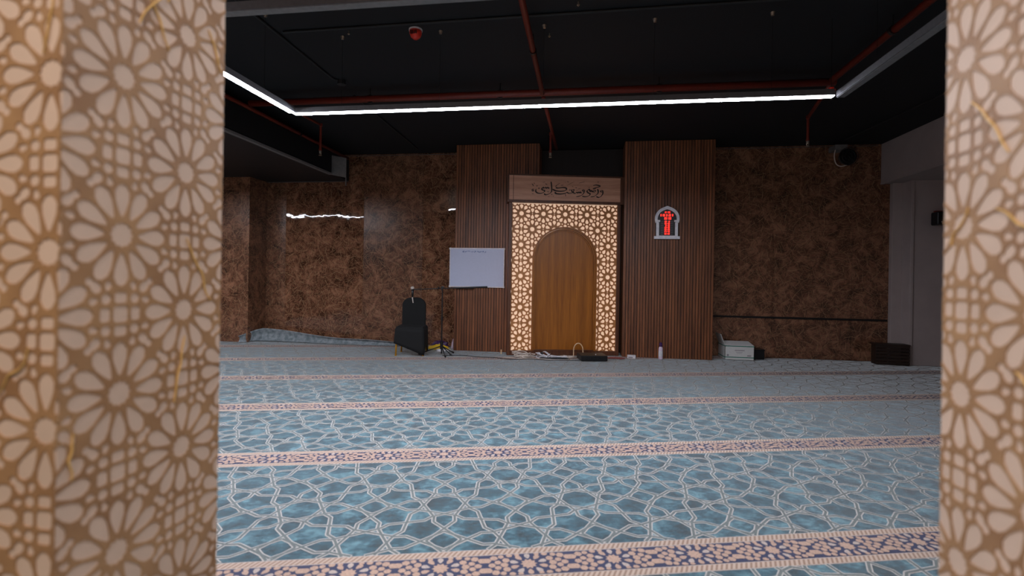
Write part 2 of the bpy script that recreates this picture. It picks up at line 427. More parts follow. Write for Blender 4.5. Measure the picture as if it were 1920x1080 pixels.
def plate(name, region, excl, holes, depth, mapf, mat, parent):
    """flat plate with real holes. region, excl, holes are 2D outlines; mapf(x, z, d) -> 3D point, d measured outwards"""
    x0 = min(p[0] for p in region); x1 = max(p[0] for p in region); z0 = min(p[1] for p in region); z1 = max(p[1] for p in region)
    V = []; F = []; HS = []; grid = {}; G = .05
    def add(L):
        n = len(V); V.extend([Vector(p) for p in L]); F.append(list(range(n, n+len(L))))
        if n:
            xs = [p[0] for p in L]; zs = [p[1] for p in L]
            for gi in range(int(min(xs)//G), int(max(xs)//G)+1):
                for gj in range(int(min(zs)//G), int(max(zs)//G)+1): grid.setdefault((gi, gj), []).append(L)
    def pip(x, y, L):
        c_ = False; j = len(L)-1
        for i in range(len(L)):
            xi, yi = L[i]; xj, yj = L[j]
            if (yi > y) != (yj > y) and x < (xj-xi)*(y-yi)/(yj-yi)+xi: c_ = not c_
            j = i
        return c_
    add(region)
    for e in excl: add(e)
    for h in holes:
        if all(p[0] < x0 or p[0] > x1 for p in h) or all(p[1] < z0 or p[1] > z1 for p in h): continue
        add(h)
    vo, eo, fo, ov, oe, of = delaunay_2d_cdt(V, [], F, 0, 1e-6)
    keep = []
    for f in fo:
        cx = sum(vo[i][0] for i in f)/3; cz = sum(vo[i][1] for i in f)/3
        if x0 < cx < x1 and z0 < cz < z1 and not any(pip(cx, cz, L) for L in grid.get((int(cx//G), int(cz//G)), [])): keep.append(tuple(f))
    edge = {}
    for f in keep:
        for i in range(3):
            a, b_ = f[i], f[(i+1) % 3]; k = (min(a, b_), max(a, b_)); edge[k] = edge.get(k, 0)+1
    b = MB(); n = len(vo)
    b.v = [tuple(mapf(p[0], p[1], depth)) for p in vo]+[tuple(mapf(p[0], p[1], 0)) for p in vo]
    for f in keep: b.f.append(list(f)); b.m.append(0)
    for (a, c_), cnt in edge.items():
        if cnt == 1: b.f.append([a, c_, c_+n, a+n]); b.m.append(0)
    return b.build(name, mat, parent)
def veins(name, parent, mapf, x0, x1, z0, z1, count, seed):
    rnd = random.Random(seed); b = MB()
    for k in range(count):
        x = rnd.uniform(x0, x1); z = rnd.uniform(z0, z1); a = rnd.choice((1.1, .9, 1.3, 2.2)) + rnd.uniform(-.25, .25)
        pts = []
        L = rnd.uniform(.05, .16)
        for i in range(6):
            tt = i/5-.5
            px = x+cos(a)*L*tt+rnd.uniform(-.005, .005); pz = z+sin(a)*L*tt+rnd.uniform(-.005, .005)
            if not (x0 < px < x1): break
            pts.append(mapf(px, pz, .0022))
        if len(pts) > 3: b.tube(spline(pts, 3), [.0012+.0008*sin(pi*i/(3*(len(pts)-1))) for i in range(3*(len(pts)-1)+1)], 5)
    return b.build(name, M['gold_vein'], parent)
P12 = .287
def entrance(name, side, xin, y0, y1, ry, rz_, xout, label, fx):
    t = thing(name, label, 'wall', ((xin+xout)/2, (y0+y1)/2, 0), kind='structure')
    loc = t.location
    b = MB(); b.box((min(xin, xout), y0, 0), (max(xin, xout), y1, CEIL-.001)); local(b, loc).build('cladding_base', M['clad_base'], t)
    s = 1 if side == 'left' else -1   # outward normal of the reveal along x
    mf = lambda y, z, d: (xin+s*d-loc[0], y-loc[1], z)
    reg = [(y0-.003, .0), (y1, .0), (y1, CEIL-.002), (y0-.003, CEIL-.002)]
    plate('reveal_lattice', reg, [], twelve_holes(P12, ry, rz_, y0, y1, 0, CEIL), .0012, mf, M['clad_strap'], t)
    xa, xb = (xin-.62, xin) if side == 'left' else (xin, xin+.62)
    mg = lambda x, z, d: (x-loc[0], y0-d-loc[1], z)
    reg = [(xa, .0), (xb, .0), (xb, CEIL-.002), (xa, CEIL-.002)]
    plate('front_lattice', reg, [], twelve_holes(P12, fx, rz_-.037, xa, xb, 0, CEIL), .0015, mg, M['clad_strap'], t)
    veins('gold_vein_streaks', t, mf, y0+.01, y1-.01, .3, 2.4, 12, 5 if side == 'left' else 9)
    veins('gold_vein_streaks', t, mg, xa+.01, xb-.01, .3, 2.4, 16, 15 if side == 'left' else 19)
    return t
entrance('wall_entrance_left', 'left', -.83, .683, 1.04, .79, 1.317, -4.2, 'cream and tan star-patterned wall end on the left of the opening', -.85)
entrance('wall_entrance_right', 'right', .642, .62, .9965, .952, 1.352, 4.0, 'cream and tan star-patterned wall end on the right of the opening', .70)

# ================================================================== carpet
CA = rad(15.4)
def uv(x, y): return (x*cos(CA)+y*sin(CA), -x*sin(CA)+y*cos(CA))
def xy(u, v): return (u*cos(CA)-v*sin(CA), u*sin(CA)+v*cos(CA))
def clip_poly(poly, x0, x1, y0, y1):
    """keep a convex polygon inside the hall (world xy)"""
    def cl(P, ax, lim, sg):
        out = []
        for i in range(len(P)):
            a = P[i]; b_ = P[(i+1) % len(P)]
            ia = sg*(a[ax]-lim) <= 0; ib = sg*(b_[ax]-lim) <= 0
            if ia: out.append(a)
            if ia != ib:
                t_ = (lim-a[ax])/(b_[ax]-a[ax]); out.append((a[0]+(b_[0]-a[0])*t_, a[1]+(b_[1]-a[1])*t_))
        return out
    for ax, lim, sg in ((0, x0, -1), (0, x1, 1), (1, y0, -1), (1, y1, 1)):
        if len(poly) < 3: return []
        poly = cl(poly, ax, lim, sg)
    return poly
cb = MB()
HX0, HX1, HY0, HY1 = XL+.01, XR-.01, -1.2, YB-.015
def cpoly(uvs, z, m):
    P = clip_poly([xy(*p) for p in uvs], HX0, HX1, HY0, HY1)
    if len(P) < 3: return
    n = len(P); ar = sum(P[i][0]*P[(i+1) % n][1]-P[(i+1) % n][0]*P[i][1] for i in range(n))
    if ar < 0: P = P[::-1]
    cb.poly([uv(*p)+(z,) for p in P], m)
TEAL, CREAM, GREY, NAVY, PEACH, PALE, ROPE, BACK = range(8)
VT, VP, VW = 2.285, 1.395, .265
def ray12(A):
    """line segments of the star pattern around one rosette at the origin (apothem A)"""
    S = []
    r0 = .42*A; h = .20*A; l = h/sin(rad(67.5)); rq = r0+l*cos(rad(67.5)); rs = A-h/math.tan(rad(37))
    def P(r, off, k):
        a = rad(45*k); return (r*cos(a)-off*sin(a), r*sin(a)+off*cos(a))
    for k in range(8):
        S.append((P(r0, 0, k), P(r0, 0, k+1)))
        for q in (-1, 1): S += [(P(r0, 0, k), P(rq, q*h, k)), (P(rq, q*h, k), P(rs, q*h, k)), (P(rs, q*h, k), P(A, 0, k))]
    L = .4142*A/cos(rad(37))
    for g in range(4):
        for sg in (-1, 1):
            bx, by = A*cos(rad(90*g)), A*sin(rad(90*g)); dr = rad(90*g+37*sg)
            S.append(((bx, by), (bx+L*cos(dr), by+L*sin(dr))))
    return S
PC = .76; AC = PC*.35355
base12 = ray12(AC)
SK = 0
def strap(a, b_, v0, v1):
    (u1, w1), (u2, w2) = a, b_
    if abs(w2-w1) < 1e-9:
        if not v0 < w1 < v1: return
    else:
        t0 = (v0-w1)/(w2-w1); t1 = (v1-w1)/(w2-w1)
        if t0 > t1: t0, t1 = t1, t0
        t0 = max(0, t0); t1 = min(1, t1)
        if t0 >= t1: return
        (u1, w1), (u2, w2) = (u1+(u2-u1)*t0, w1+(w2-w1)*t0), (u1+(u2-u1)*t1, w1+(w2-w1)*t1)
    dx, dy = u2-u1, w2-w1; L = math.hypot(dx, dy)
    if L < .004: return
    dx /= L; dy /= L
    global SK; SK = (SK+1) % 37
    for hw, ex, z, m in ((.0122, .003, .0008, CREAM), (.0062, .0, .0014, GREY)):
        cpoly([(u1-dx*ex+dy*hw, w1-dy*ex-dx*hw), (u2+dx*ex+dy*hw, w2+dy*ex-dx*hw), (u2+dx*ex-dy*hw, w2+dy*ex+dx*hw), (u1-dx*ex-dy*hw, w1-dy*ex+dx*hw)], z+SK*1.2e-5, m)
# teal ground: one sheet, its top at z=0
cor = [uv(HX0, HY0), uv(HX1, HY0), uv(HX1, HY1), uv(HX0, HY1)]
cb.poly([p+(0.0,) for p in cor], TEAL)
for i in range(4):
    a_, c_ = cor[i], cor[(i+1) % 4]; cb.poly([a_+(-.012,), c_+(-.012,), c_+(0,), a_+(0,)], BACK)
umin, umax = -9.5, 10.5
def inview(u, v, marg=.6):
    x, y = xy(u, v)
    return y > .2 and -1.05*y-marg-.5 < x < .95*y+marg+.3
for k in range(-1, 6):
    top = VT+VP*k
    # border band
    for (a_, c_, m) in ((0, VW, PALE),): cpoly([(umin, top-c_), (umax, top-c_), (umax, top-a_), (umin, top-a_)], .0006, m)
    cpoly([(umin, top-.046), (umax, top-.046), (umax, top-.006), (umin, top-.006)], .0012, ROPE)
    cpoly([(umin, top-VW+.006), (umax, top-VW+.006), (umax, top-VW+.046), (umin, top-VW+.046)], .0012, ROPE)
    n0, n1 = top-VW+.052, top-.052; vm = (n0+n1)/2; half = (n1-n0)/2
    # navy arabesque around peach cells: stars every .385
    AB = .385
    i0 = -26; 
    for i in range(i0, 28):
        uc = .368+AB*i
        if not inview(uc, vm, .8): continue
        cpoly([(uc-AB/2, n0), (uc+AB/2, n0), (uc+AB/2, n1), (uc-AB/2, n1)], .0012, NAVY)
        near = k < 3
        cells = [circ(uc, vm, .038, 10, .027)]
        cn = 10
        for q in range(cn):
            a = 2*pi*q/cn+pi/cn
            cells.append(drop(uc+.066*cos(a), vm+.058*sin(a), a, .040, .032, 8))
        for s in (-1, 1):
            for dx, dy, r, el in ((.108, 0, .013, 1), (.098, .034, .0125, 1), (.100, -.034, .0125, 1), (.135, .02, .011, 1), (.137, -.02, .011, 1), (.162, .0, .012, 1), (.150, .054, .013, 1), (.150, -.054, .013, 1), (.118, .062, .010, 1), (.118, -.062, .010, 1), (.182, .037, .014, 1), (.182, -.037, .014, 1), (.08, .071, .011, 1), (.08, -.071, .011, 1), (.045, .072, .009, 1), (.045, -.072, .009, 1)):
                cells.append(circ(uc+s*dx, vm+dy, r*1.45, 6, rot=dx*40))
        for ci, c_ in enumerate(cells):
            c_ = [(p[0], min(max(p[1], n0+.002), n1-.002)) for p in c_]
            zc = .0018+ci*2e-5
            if ci: cpoly(c_, zc, PEACH if ci % 2 == 0 or ci > 10 else PALE)
            elif xy(uc, vm)[1] < HY1-.1 and HX0 < xy(uc, vm)[0] < HX1: cb.poly([p+(zc,) for p in c_], PEACH)
    # teal field between this band and the next: star pattern
    f0, f1 = top, top+VP-VW
    for i in range(-13, 14):
        for j in range(-1, 4):
            for sx, sz in ((0, 0), (.5, .5)):
                uc = -.385+PC*(i+sx); vc = top+.1+PC*(j+sz)
                if vc < f0-.5 or vc > f1+.5 or not inview(uc, vc, .7): continue
                for a_, c_ in base12:
                    strap((a_[0]+uc, a_[1]+vc), (c_[0]+uc, c_[1]+vc), f0, f1)
carpet = cb.build('prayer_carpet', [M['teal'], M['c_cream'], M['c_grey'], M['c_navy'], M['c_peach'], M['c_pale'], M['c_rope'], M['c_back']], fix=False)
carpet.rotation_euler = (0, 0, CA); carpet.location.z = -.0032
tag(carpet, 'blue star-patterned prayer carpet with beige and navy row stripes', 'carpet')
# carpet offcut turned up against the back wall, left
b = MB()
N = 26; prof = [(0, 0.03), (.03, .06), (.06, .5), (.05, .85), (.02, 1.0), (.055, 1.0), (.085, .86), (.10, .5), (.12, .0)]
rows = []
for i in range(N+1):
    tt = i/N; x = -6.15+2.9*tt
    h = .19*(1-tt)**1.1+.045+.015*sin(9*tt)
    if tt < .05: h *= .5+tt*10
    yb = (8.30-.02) if x < -6.05 else 8.62+.03*sin(7*tt)
    rows.append([(x, yb-.14+p*1.2, h*q+.01) for p, q in prof])
for i in range(N):
    for j in range(len(prof)-1):
        b.poly([rows[i][j], rows[i+1][j], rows[i+1][j+1], rows[i][j+1]], 0)
o = b.build('carpet_upturn', M['c_up'], smooth=True, weld=True); sm = o.modifiers.new('s', 'SOLIDIFY'); sm.thickness = .008
tag(o, 'loose blue carpet edge rucked up against the far left wall', 'carpet')

# ================================================================== slatted pillars
def pillar(x0, x1, label):
    t = thing('slatted_pillar', label, 'pillar', ((x0+x1)/2, 8.55, 0))
    off = t.location
    yf = 8.30
    b = MB(); b.box((x0+.012, yf+.012, 0), (x1-.012, YB-.002, CEIL-.006)); local(b, off).build('core', M['groove'], t)
    b = MB(); n = round((x1-x0)/.046); w_ = (x1-x0)/n
    for i in range(n): b.box((x0+i*w_+.005, yf, 0.0), (x0+(i+1)*w_-.005, yf+.013, CEIL-.008))
    for s, xx in ((0, x0), (1, x1-.013)):
        for i in range(11): b.box((xx, yf+.014+i*.046, 0), (xx+.013, yf+.014+i*.046+.040, CEIL-.008))
    local(b, off).build('slat_cladding', M['pillar_wood'], t)
    return t
pillar(-2.195, -.765, 'brown slatted wood pillar behind the whiteboard, left of the mihrab')
pillar(.640, 2.055, 'brown slatted wood pillar carrying the red digital clock')

# ================================================================== mihrab (local frame: x along its face, y into the wall)
MT = rad(12)
mih = thing('mihrab', 'tall wooden mihrab with arched panel in a backlit star lattice', 'mihrab', (-1.217, 7.98, 0), MT)
W = 1.85
def arch(s0, s1, z0, zc, n=28):
    r = (s1-s0)/2; c_ = (s0+s1)/2
    return [(s0, z0)]+[(c_-r*cos(pi*i/n), zc+r*sin(pi*i/n)) for i in range(n+1)]+[(s1, z0)]
CX = .932
b = MB(); b.box((.035, .06, 0.0), (W-.035, .11, 2.49)); b.build('backlit_panel', M['backlit'], mih)
# lattice
def ten_holes(a, bb, ox, oz, x0, x1, z0, z1):
    H = []
    for i in range(int((x0-ox)/a)-2, int((x1-ox)/a)+3):
        for j in range(int((z0-oz)/bb)-2, int((z1-oz)/bb)+3):
            for sx, sz in ((0, 0), (.5, .5)):
                cx = ox+(i+sx)*a; cz = oz+(j+sz)*bb
                H.append(circ(cx, cz, .110*a, 10, .096*a))
                for k in range(10):
                    g = rad(18+36*k)
                    H.append(drop(cx+.312*a*cos(g), cz+.312*a*sin(g), g, .212*a, .172*a, 10))
                H.append(drop(cx+.5*a, cz+.147*a, -pi/2+pi, .205*a, .165*a, 10))
                H.append(drop(cx+.5*a, cz-.147*a, -pi/2, .205*a, .165*a, 10))
                for dx, dz in ((.365, .263), (.141, .43)):
                    for s1 in (-1, 1):
                        for s2 in (-1, 1):
                            if dx == .141 or s1 == 1 or True: H.append(circ(cx+s1*dx*a, cz+s2*dz*a, .040*a, 6))
                H.append(circ(cx+.5*a, cz, .03*a, 5))
    return H
LA, LB = .362, .512
reg = [(.05, .075), (W-.05, .075), (W-.05, 2.475), (.05, 2.475)]
holes = [h for h in ten_holes(LA, LB, CX, 2.318, .05, W-.05, .05, 2.5)]
ex = arch(.40, 1.465, .02, 1.575)
def inside(p): 
    if .395 < p[0] < 1.47 and p[1] < 1.575: return True
    return math.hypot(p[0]-CX, p[1]-1.575) < .536 and p[1] >= 1.575
# dots that coincide between neighbours: keep one of each
seen = set(); hh = []
for h in holes:
    cx = sum(p[0] for p in h)/len(h); cz = sum(p[1] for p in h)/len(h); key = (round(cx, 2), round(cz, 2))
    if key in seen: continue
    seen.add(key)
    if inside((cx, cz)) and not any(not inside(p) for p in h): continue
    hh.append(h)
plate('star_lattice', reg, [ex], hh, .022, lambda x, z, d: (x, .058-d, z), M['lattice_wood'], mih)
# outer frame
b = MB()
b.box((0, 0, 0), (.05, .20, 2.50)); b.box((W-.05, 0, 0), (W, .20, 2.50)); b.box((.05, .012, 0), (W-.05, .20, .075))
b.build('frame', M['frame_wood'], mih, bevel=.004)
# arch mouldings: three stepped rings
for (g, w_, y0, y1) in ((0, .026, .006, .06), (.03, .022, .022, .075), (.056, .016, .036, .09)):
    so, s1_ = .398+g, 1.467-g
    ou = arch(so, s1_, .075, 1.575); inn = arch(so+w_, s1_-w_, .075, 1.575)
    b = MB(); 
    n = len(ou); base = 0
    for i in range(n-1):
        p, q, r_, s_ = ou[i], ou[i+1], inn[i+1], inn[i]
        b.hexa([(p[0], y0, p[1]), (q[0], y0, q[1]), (r_[0], y0, r_[1]), (s_[0], y0, s_[1]), (p[0], y1, p[1]), (q[0], y1, q[1]), (r_[0], y1, r_[1]), (s_[0], y1, s_[1])])
    b.build('arch_moulding', M['mihrab_wood'], mih)
b = MB(); b.prism(arch(.45, 1.415, .075, 1.575), .052, .10, ax='y'); b.build('arched_panel', M['mihrab_wood'], mih)
b = MB(); b.box((.40, -.004, .0), (1.465, .06, .078)); b.box((.44, -.012, .078), (1.42, .05, .092)); b.build('base_rail', M['frame_wood'], mih, bevel=.003)
# header board
b = MB(); b.box((-.005, -.02, 2.525), (W-.02, .20, 2.93)); b.build('header_board', M['header_wood'], mih, bevel=.004)
b = MB()
b.box((-.012, -.035, 2.49), (W+.03, .20, 2.53)); b.box((-.012, -.030, 2.925), (W+.03, .20, 2.95)); b.box((W-.022, -.028, 2.49), (W+.07, .20, 2.95)); b.box((-.03, -.028, 2.49), (-.006, .20, 2.95))
b.box((.06, -.024, 2.53), (.068, -.018, 2.925))
b.build('header_frame', M['frame_wood'], mih, bevel=.003)
# calligraphy, carved strokes traced as pen strokes (px in a zoomed crop of the board)
def cal(cx, cy):
    px = 980+cx/11.294; py = 330+cy/11.294
    py -= .045*(px-1060)*.72
    return ((px-956)/113.0, 1.25+(520.5-py)/114.6)
strokes = [
 ([(1668, 275), (1645, 280), (1640, 300), (1668, 310), (1690, 290), (1668, 275)], 9), ([(1690, 292), (1688, 345), (1655, 398), (1605, 425), (1550, 405)], 12),
 ([(1575, 245), (1592, 300), (1575, 350), (1510, 398), (1430, 412)], 12),
 ([(1480, 172), (1540, 160), (1600, 172), (1628, 190), (1560, 212), (1478, 238), (1545, 232)], 12),
 ([(1520, 268), (1490, 275), (1480, 298), (1510, 310), (1532, 290), (1520, 268)], 9),
 ([(1495, 305), (1462, 300), (1440, 275), (1425, 298), (1398, 250), (1380, 262), (1352, 292), (1380, 328), (1420, 348), (1395, 388), (1322, 408), (1252, 396)], 12),
 ([(1290, 262), (1262, 262), (1262, 286), (1296, 290), (1296, 262)], 9), ([(1298, 288), (1275, 345), (1215, 388), (1125, 408)], 12),
 ([(1255, 318), (1225, 330), (1215, 302), (1195, 330), (1178, 305), (1158, 334), (1138, 308), (1112, 336), (1080, 332), (1062, 300), (1082, 262), (1045, 262), (1030, 292), (1062, 318), (1010, 330), (960, 332), (932, 308)], 10),
 ([(932, 308), (900, 332), (800, 348), (705, 338), (678, 306)], 15), ([(982, 262), (998, 268)], 13), ([(1012, 262), (1028, 268)], 13),
 ([(692, 212), (740, 222), (840, 212), (905, 222), (918, 250), (880, 282), (780, 290), (690, 278), (628, 248)], 14),
 ([(688, 196), (715, 160), (780, 122)], 9), ([(800, 165), (855, 158)], 7),
 ([(592, 85), (602, 150), (610, 260), (596, 312), (545, 348), (482, 362), (452, 338)], 12),
 ([(570, 215), (545, 225), (522, 205), (500, 226), (478, 206), (452, 220), (425, 206), (400, 238), (420, 262), (462, 276), (440, 312), (375, 332), (305, 320), (275, 285), (284, 245)], 12),
 ([(436, 222), (420, 235)], 8), ([(292, 172), (308, 178)], 13), ([(330, 222), (352, 228)], 13),
 ([(236, 246), (206, 246), (200, 268), (240, 272), (196, 296)], 9),
 ([(190, 132), (212, 145), (222, 182)], 6), ([(240, 110), (246, 132)], 6), ([(420, 105), (470, 88)], 5), ([(470, 128), (515, 150)], 5), ([(930, 85), (965, 98)], 5),
 ([(930, 165), (1080, 88)], 6), ([(1180, 118), (1300, 92)], 5), ([(1570, 96), (1600, 100)], 6), ([(1385, 215), (1410, 210)], 8), ([(1110, 210), (1135, 222)], 6), ([(1160, 245), (1215, 235)], 6),
 ([(520, 298), (545, 306)], 7), ([(600, 350), (625, 360)], 6), ([(545, 400), (560, 404)], 6), ([(890, 350), (905, 380), (900, 398)], 5), ([(640, 385), (652, 400)], 4), ([(195, 338), (235, 345)], 5),
 ([(1040, 185), (1060, 195)], 4), ([(1130, 265), (1150, 272)], 4), ([(880, 100), (905, 92)], 3)]
b = MB()
for pts, wd in strokes:
    P = spline([(p[0], p[1], 0) for p in pts], 5)
    L = []; Rr = []
    for i, p in enumerate(P):
        d_ = (P[min(i+1, len(P)-1)]-P[max(i-1, 0)]).normalized()
        pen = .45+.75*abs(d_.x*cos(rad(60))-d_.y*-sin(rad(60)))  # broad pen held at an angle
        e = min(1, .5+min(i, len(P)-1-i)/3)
        h_ = wd*1.0*pen*e
        L.append(cal(p.x-d_.y*h_, p.y+d_.x*h_)); Rr.append(cal(p.x+d_.y*h_, p.y-d_.x*h_))
    for i in range(len(P)-1):
        q = [L[i], L[i+1], Rr[i+1], Rr[i]]
        b.hexa([(a_[0], -.0235, a_[1]) for a_ in q]+[(a_[0], -.019, a_[1]) for a_ in q])
b.build('calligraphy', M['engraving'], mih)

# ================================================================== ceiling services
def light_bar(label, a, c_, lit, cat='ceiling light', wires=3):
    a = Vector(a); c_ = Vector(c_)
    mid = (a+c_)/2; t = thing('linear_light', label, cat, mid, group=None)
    b = MB(); b.bar(a-mid+Vector((0, 0, .0275)), c_-mid+Vector((0, 0, .0275)), .070, .050); b.build('housing', M['profile'], t)
    b = MB(); b.bar(a-mid+Vector((0, 0, .0)), c_-mid+Vector((0, 0, .0)), .056, .003); b.build('diffuser', M['led'] if lit else M['diffuser_off'], t)
    for k in range(wires):
        p = a+(c_-a)*((k+.5)/wires)-mid
        b = MB(); b.tube([p+Vector((0, 0, .06)), p+Vector((0, 0, CEIL-mid.z-.004))], .0014, 5)
        w_ = b.build('suspension_wire', M['black_plastic'], t)
        b = MB(); b.tube([p+Vector((0, 0, CEIL-mid.z-.03)), p+Vector((0, 0, CEIL-mid.z-.003))], [.012, .02], 10); b.build('ceiling_cap', M['brass'], w_)
    return t
LZ = 2.8
light_bar('long lit white tube light running across the ceiling towards the right', (-2.79, 4.445, LZ), (2.02, 4.445, LZ), True, wires=5)
light_bar('lit white tube light along the left side of the ceiling frame', (-2.79, 1.9, LZ), (-2.79, 4.40, LZ), True)
light_bar('unlit grey tube light going away along the right side of the ceiling', (2.09, 1.4, LZ), (2.09, 4.47, LZ), False)
light_bar('unlit grey tube light crossing the top left of the ceiling', (-2.75, 2.70, LZ+.005), (.5, 2.70, LZ+.005), False)

PZ = 3.40
def pipe(label, pts, r, name='sprinkler_pipe', clamps=()):
    t = thing(name, label, 'pipe', pts[0], group=None)
    b = MB(); o0 = Vector(pts[0]); b.tube([Vector(p)-o0 for p in pts], r, 14); b.build('pipe_run', M['red_pipe'], t, smooth=True)
    for c_ in clamps:
        p = Vector(c_)-o0
        b = MB(); b.tube([p+Vector((0, 0, r*.8)), p+Vector((0, 0, CEIL-c_[2]-.002))], .005, 6); b.tube([p+Vector((0, -.015, 0)), p+Vector((0, .015, 0))], r*1.25, 14); b.build('pipe_hanger', M['black_plastic'], t)
    return t
pipe('red main sprinkler pipe running across behind the long light', [(-4.2, 5.72, PZ), (2.62, 5.72, PZ)], .04, clamps=[(-2.6, 5.72, PZ), (0.8, 5.72, PZ), (-1.0, 5.72, PZ)])
pipe('red sprinkler pipe down the middle of the ceiling above the mihrab', [(-.50, 1.2, PZ-.03), (-.50, 5.65, PZ-.03)], .027, clamps=[(-.5, 3.0, PZ-.03), (-.5, 4.6, PZ-.03)])
pipe('short red sprinkler pipe running on from the main pipe to the mihrab wall', [(-.50, 5.79, PZ-.03), (-.47, 8.1, PZ-.03)], .024)
pipe('red sprinkler pipe along the right side above the unlit light', [(2.54, 1.2, PZ), (2.56, 5.66, PZ)], .032, clamps=[(2.54, 2.6, PZ), (2.55, 4.6, PZ)])
pipe('red sprinkler pipe running beside the black duct on the left', [(-4.30, 1.5, PZ-.01), (-4.30, 8.55, PZ-.01)], .028, clamps=[(-4.3, 3.5, PZ-.01), (-4.3, 7.0, PZ-.01)])
pipe('short red branch pipe feeding the left sprinkler', [(-3.80, 5.78, PZ), (-3.76, 6.62, PZ)], .018)
pipe('short red branch pipe feeding the right sprinkler', [(2.60, 5.78, PZ), (2.84, 6.88, PZ)], .022)
def sprinkler(x, y, zt, zb, label):
    t = thing('sprinkler', label, 'sprinkler', (x, y, zb))
    b = MB(); b.tube([(0, 0, .05), (0, 0, zt-zb)], .016, 12); b.tube([(0, 0, zt-zb-.02), (0, 0, zt-zb+.02)], .024, 12); b.tube([(0, 0, .05), (0, 0, .075)], .023, 12); b.build('drop_pipe', M['red_pipe'], t, smooth=False)
    b = MB(); b.tube([(0, 0, .05), (0, 0, .03), (0, 0, .025), (0, 0, .012)], [.018, .018, .012, .010], 12)
    for s in (-1, 1): b.tube([(s*.012, 0, .03), (s*.016, 0, .012), (s*.004, 0, -.012)], .003, 6)
    b.build('frame', M['brass'], t)
    b = MB(); b.tube([(0, 0, -.012), (0, 0, -.016)], [.02, .024], 14); b.build('deflector', M['brass'], t)
sprinkler(-3.76, 6.64, PZ, 2.98, 'left sprinkler head on a red drop pipe near the duct')
sprinkler(-.51, 7.25, PZ-.03, 3.04, 'middle sprinkler head on a red drop pipe above the mihrab')
sprinkler(2.84, 6.90, PZ, 3.04, 'right sprinkler head on a red drop pipe before the marble wall')
# red elbow at the light corner
t = thing('pipe_valve', 'small red and brass valve hanging at the right end of the lit tube', 'valve', (2.075, 4.6, 2.86))
b = MB(); b.tube([(0, 0, -.0), (0, 0, .07)], [.016, .022], 10); b.tube([(-.03, 0, .05), (.03, 0, .05)], .012, 10); b.build('valve_body', M['alarm'], t)
b = MB(); b.tube([(0, 0, -.03), (0, 0, 0)], .009, 8); b.build('nozzle', M['brass'], t)
b = MB(); b.tube([(0, 0, .06), (0, 0, CEIL-2.865)], .0022, 6); b.build('supply_tube', M['black_plastic'], t)
# alarm
t = thing('fire_alarm', 'round red alarm sounder on the black ceiling', 'alarm', (-1.57, 4.40, CEIL-.09))
b = MB(); b.tube([(0, 0, .075), (0, 0, .089)], .062, 24); b.build('base_plate', M['white_plastic'], t)
b = MB(); b.tube([(0, 0, .075), (0, 0, .05), (0, 0, .02), (0, 0, .0)], [.058, .056, .044, .02], 24); b.build('sounder', M['alarm'], t, smooth=True)
b = MB()
for k in range(4): b.box((-.03+k*.016, -.06, .03), (-.022+k*.016, -.045, .06))
b.build('sound_slots', M['black_plastic'], t)
# conduits
def conduit(label, pts, box=None):
    b = MB(); b.tube(pts, .011, 8)
    if box: b.tube([Vector(box), Vector(box)+Vector((0, 0, .045))], .05, 12)
    o = b.build('conduit', M['black_duct']); tag(o, label, 'conduit')
conduit('black conduit with round junction box left of the red alarm', [(-2.876, 2.6, CEIL-.012), (-2.9, 5.37, CEIL-.012), (-2.84, 5.46, CEIL-.012)], (-2.84, 5.46, CEIL-.048))
conduit('thin black conduit running to the back wall left of the pillars', [(-2.90, 5.9, CEIL-.012), (-2.95, 8.5, CEIL-.012)])
conduit('thin black conduit crossing the ceiling behind the red alarm', [(-2.82, 4.29, CEIL-.012), (3.2, 4.21, CEIL-.012)])
conduit('dark conduit along the ceiling above the white beam', [(4.0, 8.4, CEIL-.03), (4.3, 4.4, CEIL-.03)])
for (x, y) in ((-.08, 4.1), (-.35, 4.6), (2.2, 3.6), (-2.2, 4.35)):
    t = thing('ceiling_anchor', {(-.08, 4.1): 'small metal anchor on the ceiling right of the middle red pipe', (-.35, 4.6): 'small metal anchor just beside the middle red pipe', (2.2, 3.6): 'small metal anchor on the ceiling near the right red pipe', (-2.2, 4.35): 'small metal anchor on the ceiling left of the alarm'}[(x, y)], 'anchor', (x, y, CEIL-.04))
    b = MB(); b.tube([(0, 0, 0), (0, 0, .038)], .006, 8); b.build('rod', M['brass'], t)
    b = MB(); b.tube([(0, 0, .006), (0, 0, .014)], .012, 6); b.build('nut', M['brass'], t)
# black fan with pale cable loop high on the right wall
t = thing('wall_fan', 'black fan with pale cable loop high in the right corner', 'fan', (4.1, 8.55, 3.27))
b = MB(); b.tube([(.02, .0, 0), (.02, .10, 0)], [.13, .10], 20); b.build('motor_housing', M['black_plastic'], t)
b = MB()
for k in range(3): b.tube([(.02+(.05+k*.045)*cos(2*pi*i/24), -.02, (.05+k*.045)*sin(2*pi*i/24)) for i in range(25)], .004, 6)
for k in range(8): b.tube([(.02, -.02, 0), (.02+.14*cos(k*pi/4), -.02, .14*sin(k*pi/4))], .003, 5)
b.build('guard', M['black_plastic'], t)
b = MB(); b.box((-.16, .02, .12), (.02, .24, .20)); b.build('bracket', M['grey_metal'], t)
b = MB(); b.tube(spline([(-.14, .05, .15), (-.16, .05, .02), (-.13, .05, -.1), (-.06, .05, -.14), (.03, .05, -.12)]), .009, 8); b.build('cable', M['cream_cable'], t, smooth=True)
